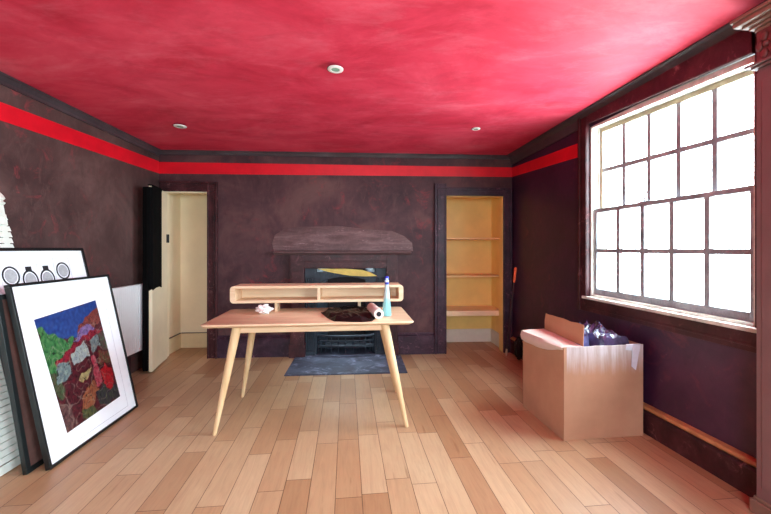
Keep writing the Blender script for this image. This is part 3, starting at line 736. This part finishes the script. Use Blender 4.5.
# ---------------------------------------------------------------- desk
DA = R(5.5)
dk = thing('desk', 'light oak writing desk with tapered legs and a raised open shelf', 'desk', (-1.287, 2.61, 0), DA)
TZ = .785; DW, DD = 1.50, .72
mb = MB()
def L(i, z): return [(x, y, z) for x, y in rrect(-.028+i, DW+.01-i, i, DD-i, .035, 6)]
mb.loft([L(.022, TZ-.026), L(.004, TZ-.014), L(0, TZ-.009), L(.001, TZ-.003), L(.004, TZ)]); mb.build('desktop', M['oak'], dk, smooth=True)
mb = MB(); mb.box(.20, 1.30, .085, .105, TZ-.078, TZ-.026); mb.box(.20, 1.30, .60, .62, TZ-.078, TZ-.026); mb.box(.20, .22, .105, .60, TZ-.078, TZ-.026); mb.box(1.28, 1.30, .105, .60, TZ-.078, TZ-.026)
mb.build('apron', M['oak'], dk, bevel=.003)
for (u0, v0, u1, v1) in ((.205,.095,.069,.022),(1.295,.095,1.453,.008),(.205,.61,.072,.703),(1.295,.61,1.462,.69)):
    d = Vector((u1-u0, v1-v0, -.76)); mb = MB(); mb.tube([(u0,v0,TZ-.027), Vector((u0,v0,TZ-.027))+d*.5, (u1,v1,.0)], [.033,.026,.014], 20); mb.build('leg', M['oak_end'], dk, smooth=True)
# raised shelf unit
hu0, hu1, hv0, hv1, hz0, hz1 = .03, 1.497, .49, .715, .868, 1.012
hu = MB(); outer = rrect(hu0, hu1, hz0, hz1, .03, 6); inner = rrect(hu0+.040, hu1-.040, hz0+.022, hz1-.022, .004, 6)
n = len(outer)
for a, b, y in ((outer, inner, hv0),):
    vs = [(x, hv0, z) for x, z in outer] + [(x, hv0, z) for x, z in inner] + [(x, hv1, z) for x, z in outer] + [(x, hv1-.012, z) for x, z in inner]
    fs = []
    for i in range(n):
        j = (i+1) % n
        fs += [(i, j, n+j, n+i), (i, 2*n+i, 2*n+j, j), (n+i, n+j, 3*n+j, 3*n+i)]
    fs.append(tuple(2*n+i for i in range(n))); fs.append(tuple(3*n+i for i in range(n)))
    hu.add(vs, fs)
sh = hu.build('raised_shelf', M['oak'], dk)
um = (hu0+hu1)/2
MB().box(um-.011, um+.011, hv0+.002, hv1-.013, hz0+.0225, hz1-.0225).build('divider', M['oak'], sh)
for u in (.395, 1.115): MB().box(u-.012, u+.012, .56, .68, TZ, hz0).build('support', M['oak'], dk)

def on_desk(x, y):
    Y = F*(H-TZ)/(y-HY); return ((x-CX)/F*Y, Y, TZ)
# crumpled things
def crumple(name, mat, dims, seed, sub=4, amp=.3, fr=3., parent=None, flat=False, smooth=False):
    bm = bmesh.new(); bmesh.ops.create_icosphere(bm, subdivisions=sub, radius=1)
    for v in bm.verts:
        p = v.co.copy(); q = p*fr + Vector((seed, seed*1.7, 0))
        r = 1 + amp*(1-2*abs(noise.noise(q))) - amp*.5 + amp*.5*noise.noise(q*2.7)+ amp*.35*(abs(noise.noise(q*5.1)))
        v.co = Vector((p.x*dims[0]*r, p.y*dims[1]*r, p.z*dims[2]*r))
    zm = min(v.co.z for v in bm.verts)
    for v in bm.verts:
        v.co.z -= zm
        if flat: v.co.z = max(0, v.co.z - dims[2]*.7)
    me = bpy.data.meshes.new(name); bm.to_mesh(me); bm.free(); me.materials.append(mat)
    o = bpy.data.objects.new(name, me); C.objects.link(o)
    if smooth:
        for p in me.polygons: p.use_smooth = True
    if parent: o.parent = parent
    return o
o = crumple('tissue', M['tissue'], (.05,.035,.028), 3, 3, 1.0, 1.9); o.location = on_desk(264, 314); o.rotation_euler[2] = .4
tag(o, 'crumpled white tissue on the left of the desktop', 'tissue')
def sheet(name, mat, outline, z0, hmin, hvar, fr, seed, loc, rot=0, base=None, peak=None):
    mb = MB(); cx_ = sum(p[0] for p in outline)/len(outline); cy_ = sum(p[1] for p in outline)/len(outline); dense = []
    for i in range(len(outline)):
        a, b = outline[i], outline[(i+1) % len(outline)]
        for k in range(8): dense.append((a[0]+(b[0]-a[0])*k/8-cx_, a[1]+(b[1]-a[1])*k/8-cy_))
    loops = []
    if base is not None: loops.append([(x*.9, y*.9, base) for x, y in dense])
    loops.append([(x, y, z0) for x, y in dense]); n = 22
    for k in range(1, n):
        f = 1 - k/n; l = []
        for x, y in dense:
            px, py = x*f, y*f; q = Vector((px*fr, py*fr, seed)); w = noise.noise(q*.6)
            h = hmin + hvar*(1 - 3.2*abs(noise.noise(q + Vector((w, w, 0))))) + hvar*.5*(1-3*abs(noise.noise(q*2.1)))
            if peak: h += peak[2]*math.exp(-((px-peak[0])**2+(py-peak[1])**2)/.006)
            l.append((px, py, z0 + max(.002, h*min(1, (1-f)*7))))
        loops.append(l)
    mb.loft(loops); o = mb.build(name, mat); o.location = Vector(loc) + Matrix.Rotation(rot, 3, 'Z') @ Vector((cx_, cy_, 0)); o.rotation_euler[2] = rot; return o
bagpts = [on_desk(x, y)[:2] for x, y in [(320.5,312.5),(327,318),(334,321.5),(348,322),(362,322.3),(372,321.5),(378,316),(374,311.5),(360,309.5),(345,309.2),(330,311)]]
tag(sheet('plastic_bag', M['bag_black'], bagpts, 0, .020, .016, 7, 3.1, (0, 0, TZ)), 'crumpled black plastic bag lying flat on the desktop beside the white roll', 'bag')
# roll
rl = thing('paper_roll', 'white paper roll with a dark core on the desk beside the bottle', 'roll', (0,0,0))
p0 = Vector((-.050, 2.80, TZ+.047)); p1 = Vector((-.120, 3.14, TZ+.045)); rl.location = (p0.x, p0.y, TZ)
q0 = p0 - rl.location; q1 = p1 - rl.location; dq = (q1-q0).normalized()
mb = MB(); mb.tube([q0, q0+dq*.004, q1-dq*.004, q1], [.037,.039,.039,.037], 28); mb.build('paper', M['roll'], rl, smooth=True)
mb = MB(); mb.tube([q0-dq*.002, q0+dq*.01], .019, 20); mb.build('core', M['core'], rl)
# bottle
bo = thing('spray_bottle', 'clear blue conical bottle with a dark blue cap standing on the right of the desk', 'bottle', on_desk(386.8, 315.8))
MB().lathe([(.030,0),(.037,.004),(.037,.02),(.032,.07),(.026,.14),(.020,.20),(.016,.24),(.016,.262),(.001,.262)], n=28).build('body', M['bottle'], bo, smooth=True)
nz = MB().lathe([(.018,.255),(.018,.268),(.014,.272),(.013,.285),(.017,.288),(.017,.312),(.012,.32),(.001,.322)], n=20).build('cap', M['cap'], bo, smooth=True)
MB().lathe([(.0165,.2725),(.0185,.274),(.0185,.288),(.0165,.2895)], n=20).build('white_band', M['capwhite'], nz)
MB().box(-.008,.008,-.0195,-.010,.292,.304).build('nozzle', M['capwhite'], nz, bevel=.002)

# ---------------------------------------------------------------- cardboard box
bxr = thing('cardboard_box', 'large open cardboard box with a raised flap on the floor under the window', 'box', (1.232, 2.553, 0), R(7.4))
BWd, BD, BH, tk = .605, .57, .645, .006
mb = MB()
def board(p0, p1, zt0, zt1, off):     # wall with slight bulge
    n = 10; loops = []
    p0 = Vector(p0); p1 = Vector(p1); d = (p1-p0); nrm = Vector((d.y, -d.x, 0)).normalized()
    vs = []; fs = []; m = 8
    for side in (0, 1):
        for j in range(m+1):
            for i in range(n+1):
                a = i/n; b = j/m; bul = .010*math.sin(math.pi*a)*math.sin(math.pi*b) + .003*noise.noise(Vector((a*4+off, b*4, off)))*math.sin(math.pi*a)
                p = p0 + d*a + nrm*(bul - side*tk); z = (zt0*(1-a)+zt1*a)*b
                if j == m: z += .004*noise.noise(Vector((a*9, off, 1)))
                vs.append((p.x, p.y, z))
    S = (n+1)*(m+1)
    for j in range(m):
        for i in range(n):
            a = j*(n+1)+i; fs.append((a, a+1, a+n+2, a+n+1)); fs.append((S+a+n+1, S+a+n+2, S+a+1, S+a))
    ring = [i for i in range(n+1)] + [j*(n+1)+n for j in range(1, m+1)] + [m*(n+1)+i for i in range(n-1, -1, -1)] + [j*(n+1) for j in range(m-1, 0, -1)]
    for k in range(len(ring)):
        a, b = ring[k], ring[(k+1) % len(ring)]; fs.append((a, S+a, S+b, b))
    mb.add(vs, fs)
board((0,0,0), (BWd,0,0), BH, BH+.003, 1); board((BWd,0,0), (BWd,BD,0), BH, BH-.01, 5); board((BWd,BD,0), (0,BD,0), BH-.01, BH, 9); board((0,BD,0), (0,0,0), BH-.02, BH, 13)
mb.box(.008, BWd-.008, .008, BD-.008, .001, .008)
mb.build('body', M['card'], bxr, smooth=True)
# left flap: bends inwards, then stands up
def strip(name, rows, mat, th=.005, n=10):
    vs = []; fs = []; m = len(rows)
    for s in (0, 1):
        for r, (A, Bp) in enumerate(rows):
            A = Vector(A); Bp = Vector(Bp)
            for i in range(n+1):
                a = i/n; p = A.lerp(Bp, a); p.z += .010*noise.noise(Vector((a*5, r, 3))) - (.03*math.sin(math.pi*a) if (name == 'folded_flap' and r == 0) else 0) + (-th if s else 0); p.x += (th*.8 if s else 0)
                vs.append(tuple(p))
    S = m*(n+1)
    for r in range(m-1):
        for i in range(n):
            a = r*(n+1)+i; fs.append((a, a+1, a+n+2, a+n+1)); fs.append((S+a+n+1, S+a+n+2, S+a+1, S+a))
    ring = [i for i in range(n+1)] + [j*(n+1)+n for j in range(1, m)] + [(m-1)*(n+1)+i for i in range(n-1, -1, -1)] + [j*(n+1) for j in range(m-2, 0, -1)]
    for k in range(len(ring)):
        a, b = ring[k], ring[(k+1) % len(ring)]; fs.append((a, S+a, S+b, b))
    q = MB(); q.add(vs, fs); return q.build(name, mat, bxr, smooth=True)
strip('folded_flap', [((-.014,.0,BH-.012),(-.014,BD,BH-.075)), ((-.018,.0,BH+.0),(-.024,BD,BH-.04)), ((-.006,.0,BH+.005),(-.012,BD,BH-.005)), ((.04,.0,BH+.006),(.03,BD,BH+.0)), ((.14,.004,BH+.004),(.19,BD,BH+.004))], M['card_pale'])
strip('raised_flap', [((.145,.004,BH+.004),(.195,BD,BH+.004)), ((.147,.004,BH+.08),(.195,BD,BH+.075)), ((.150,.004,BH+.150),(.205,BD,BH+.135))], M['card_flap'])
# tape strips on the torn front corner
mb = MB(); mb.hexa([(.50,-.016,.50),(.535,-.016,.47),(.535,-.013,.47),(.50,-.013,.50)], [(.515,-.010,BH+.006),(.575,-.010,BH+.004),(.575,-.006,BH+.004),(.515,-.006,BH+.006)])
mb.hexa([(.46,-.010,BH-.03),(.57,-.008,BH-.045),(.57,-.005,BH-.045),(.46,-.007,BH-.03)], [(.47,-.008,BH+.006),(.58,-.006,BH+.006),(.58,.0,BH+.008),(.47,.0,BH+.008)])
mb.build('packing_tape', M['tape'], bxr)
blab = 'shiny blue plastic bag in the cardboard box, beside the raised flap'
o = sheet('plastic_bag', M['bag_blue'], [(.225,.20),(.34,.20),(.37,.35),(.36,.50),(.25,.48)], .58, .075, .05, 11, 5.3, (1.232,2.553,0), R(7.4), base=.012, peak=(.05,-.02,.03)); tag(o, blab, 'bag')
o = sheet('plastic_bag', M['bag_purple'], [(.36,.06),(.58,.06),(.585,.50),(.39,.54),(.385,.35)], .56, .085, .05, 6.5, 9.7, (1.232,2.553,0), R(7.4), base=.012, peak=(.02,.08,.05)); tag(o, 'shiny dark purple plastic bag in the cardboard box, on the window side', 'bag')
# ---------------------------------------------------------------- pole in the far right corner
po = thing('paint_pole', 'thin dark pole with an orange grip leaning in the corner right of the alcove', 'pole', (0,0,0))
b0 = Vector((1.485, 4.56, .006)); b1 = Vector((1.605, 4.56, 1.10))
po.location = b0; d = b1-b0
MB().tube([d*.03, d*.83], .008, 10).build('shaft', M['dark_pole'], po, smooth=True)
MB().tube([d*.83, d*.86, d*.985, d], [.011,.016,.016,.010], 14).build('grip', M['orange'], po, smooth=True)
MB().tube([d*.0, d*.03, d*.08], [.006,.014,.011], 10).build('tip', M['bristle'], po, smooth=True)
o = crumple('black_bundle', M['bag_black'], (.05,.045,.13), 5, 4, .2, 2.); o.location = (1.585, 4.40, 0)
tag(o, 'small black bundle on the floor in the right corner behind the cardboard box', 'bundle')

# ---------------------------------------------------------------- light, camera
w = bpy.data.worlds.new('sky'); bpy.context.scene.world = w; w.use_nodes = True
nt = w.node_tree; bg = nt.nodes['Background']; 
tc = nt.nodes.new('ShaderNodeTexCoord'); sp_ = nt.nodes.new('ShaderNodeSeparateXYZ'); rp = nt.nodes.new('ShaderNodeValToRGB'); mr = nt.nodes.new('ShaderNodeMapRange')
nt.links.new(tc.outputs['Generated'], sp_.inputs[0]); nt.links.new(sp_.outputs[2], mr.inputs[0]); mr.inputs[1].default_value = -.3; mr.inputs[2].default_value = .3
nt.links.new(mr.outputs[0], rp.inputs[0]); rp.color_ramp.elements[0].color = (.46, .56, .58, 1); rp.color_ramp.elements[1].color = (.75, .98, 1.06, 1)     # pale street below an overcast sky
nt.links.new(rp.outputs[0], bg.inputs[0]); bg.inputs[1].default_value = 17
cd = bpy.data.cameras.new('camera'); co = bpy.data.objects.new('camera', cd); C.objects.link(co)
co.location = (0, 0, H); co.rotation_euler = (R(90), 0, 0)
cd.sensor_width = 36; cd.lens = F/771*36; cd.clip_start = .05
cd.shift_y = -(257 - HY)/771
sc = bpy.context.scene; sc.camera = co
sc.view_settings.view_transform = 'Standard'; sc.view_settings.look = 'None'; sc.view_settings.gamma = 1; sc.view_settings.exposure = 1.33
sc.cycles.use_denoising = True; sc.cycles.max_bounces = 10; sc.cycles.diffuse_bounces = 6; sc.cycles.caustics_reflective = False; sc.cycles.caustics_refractive = False
sc.cycles.sample_clamp_indirect = 8
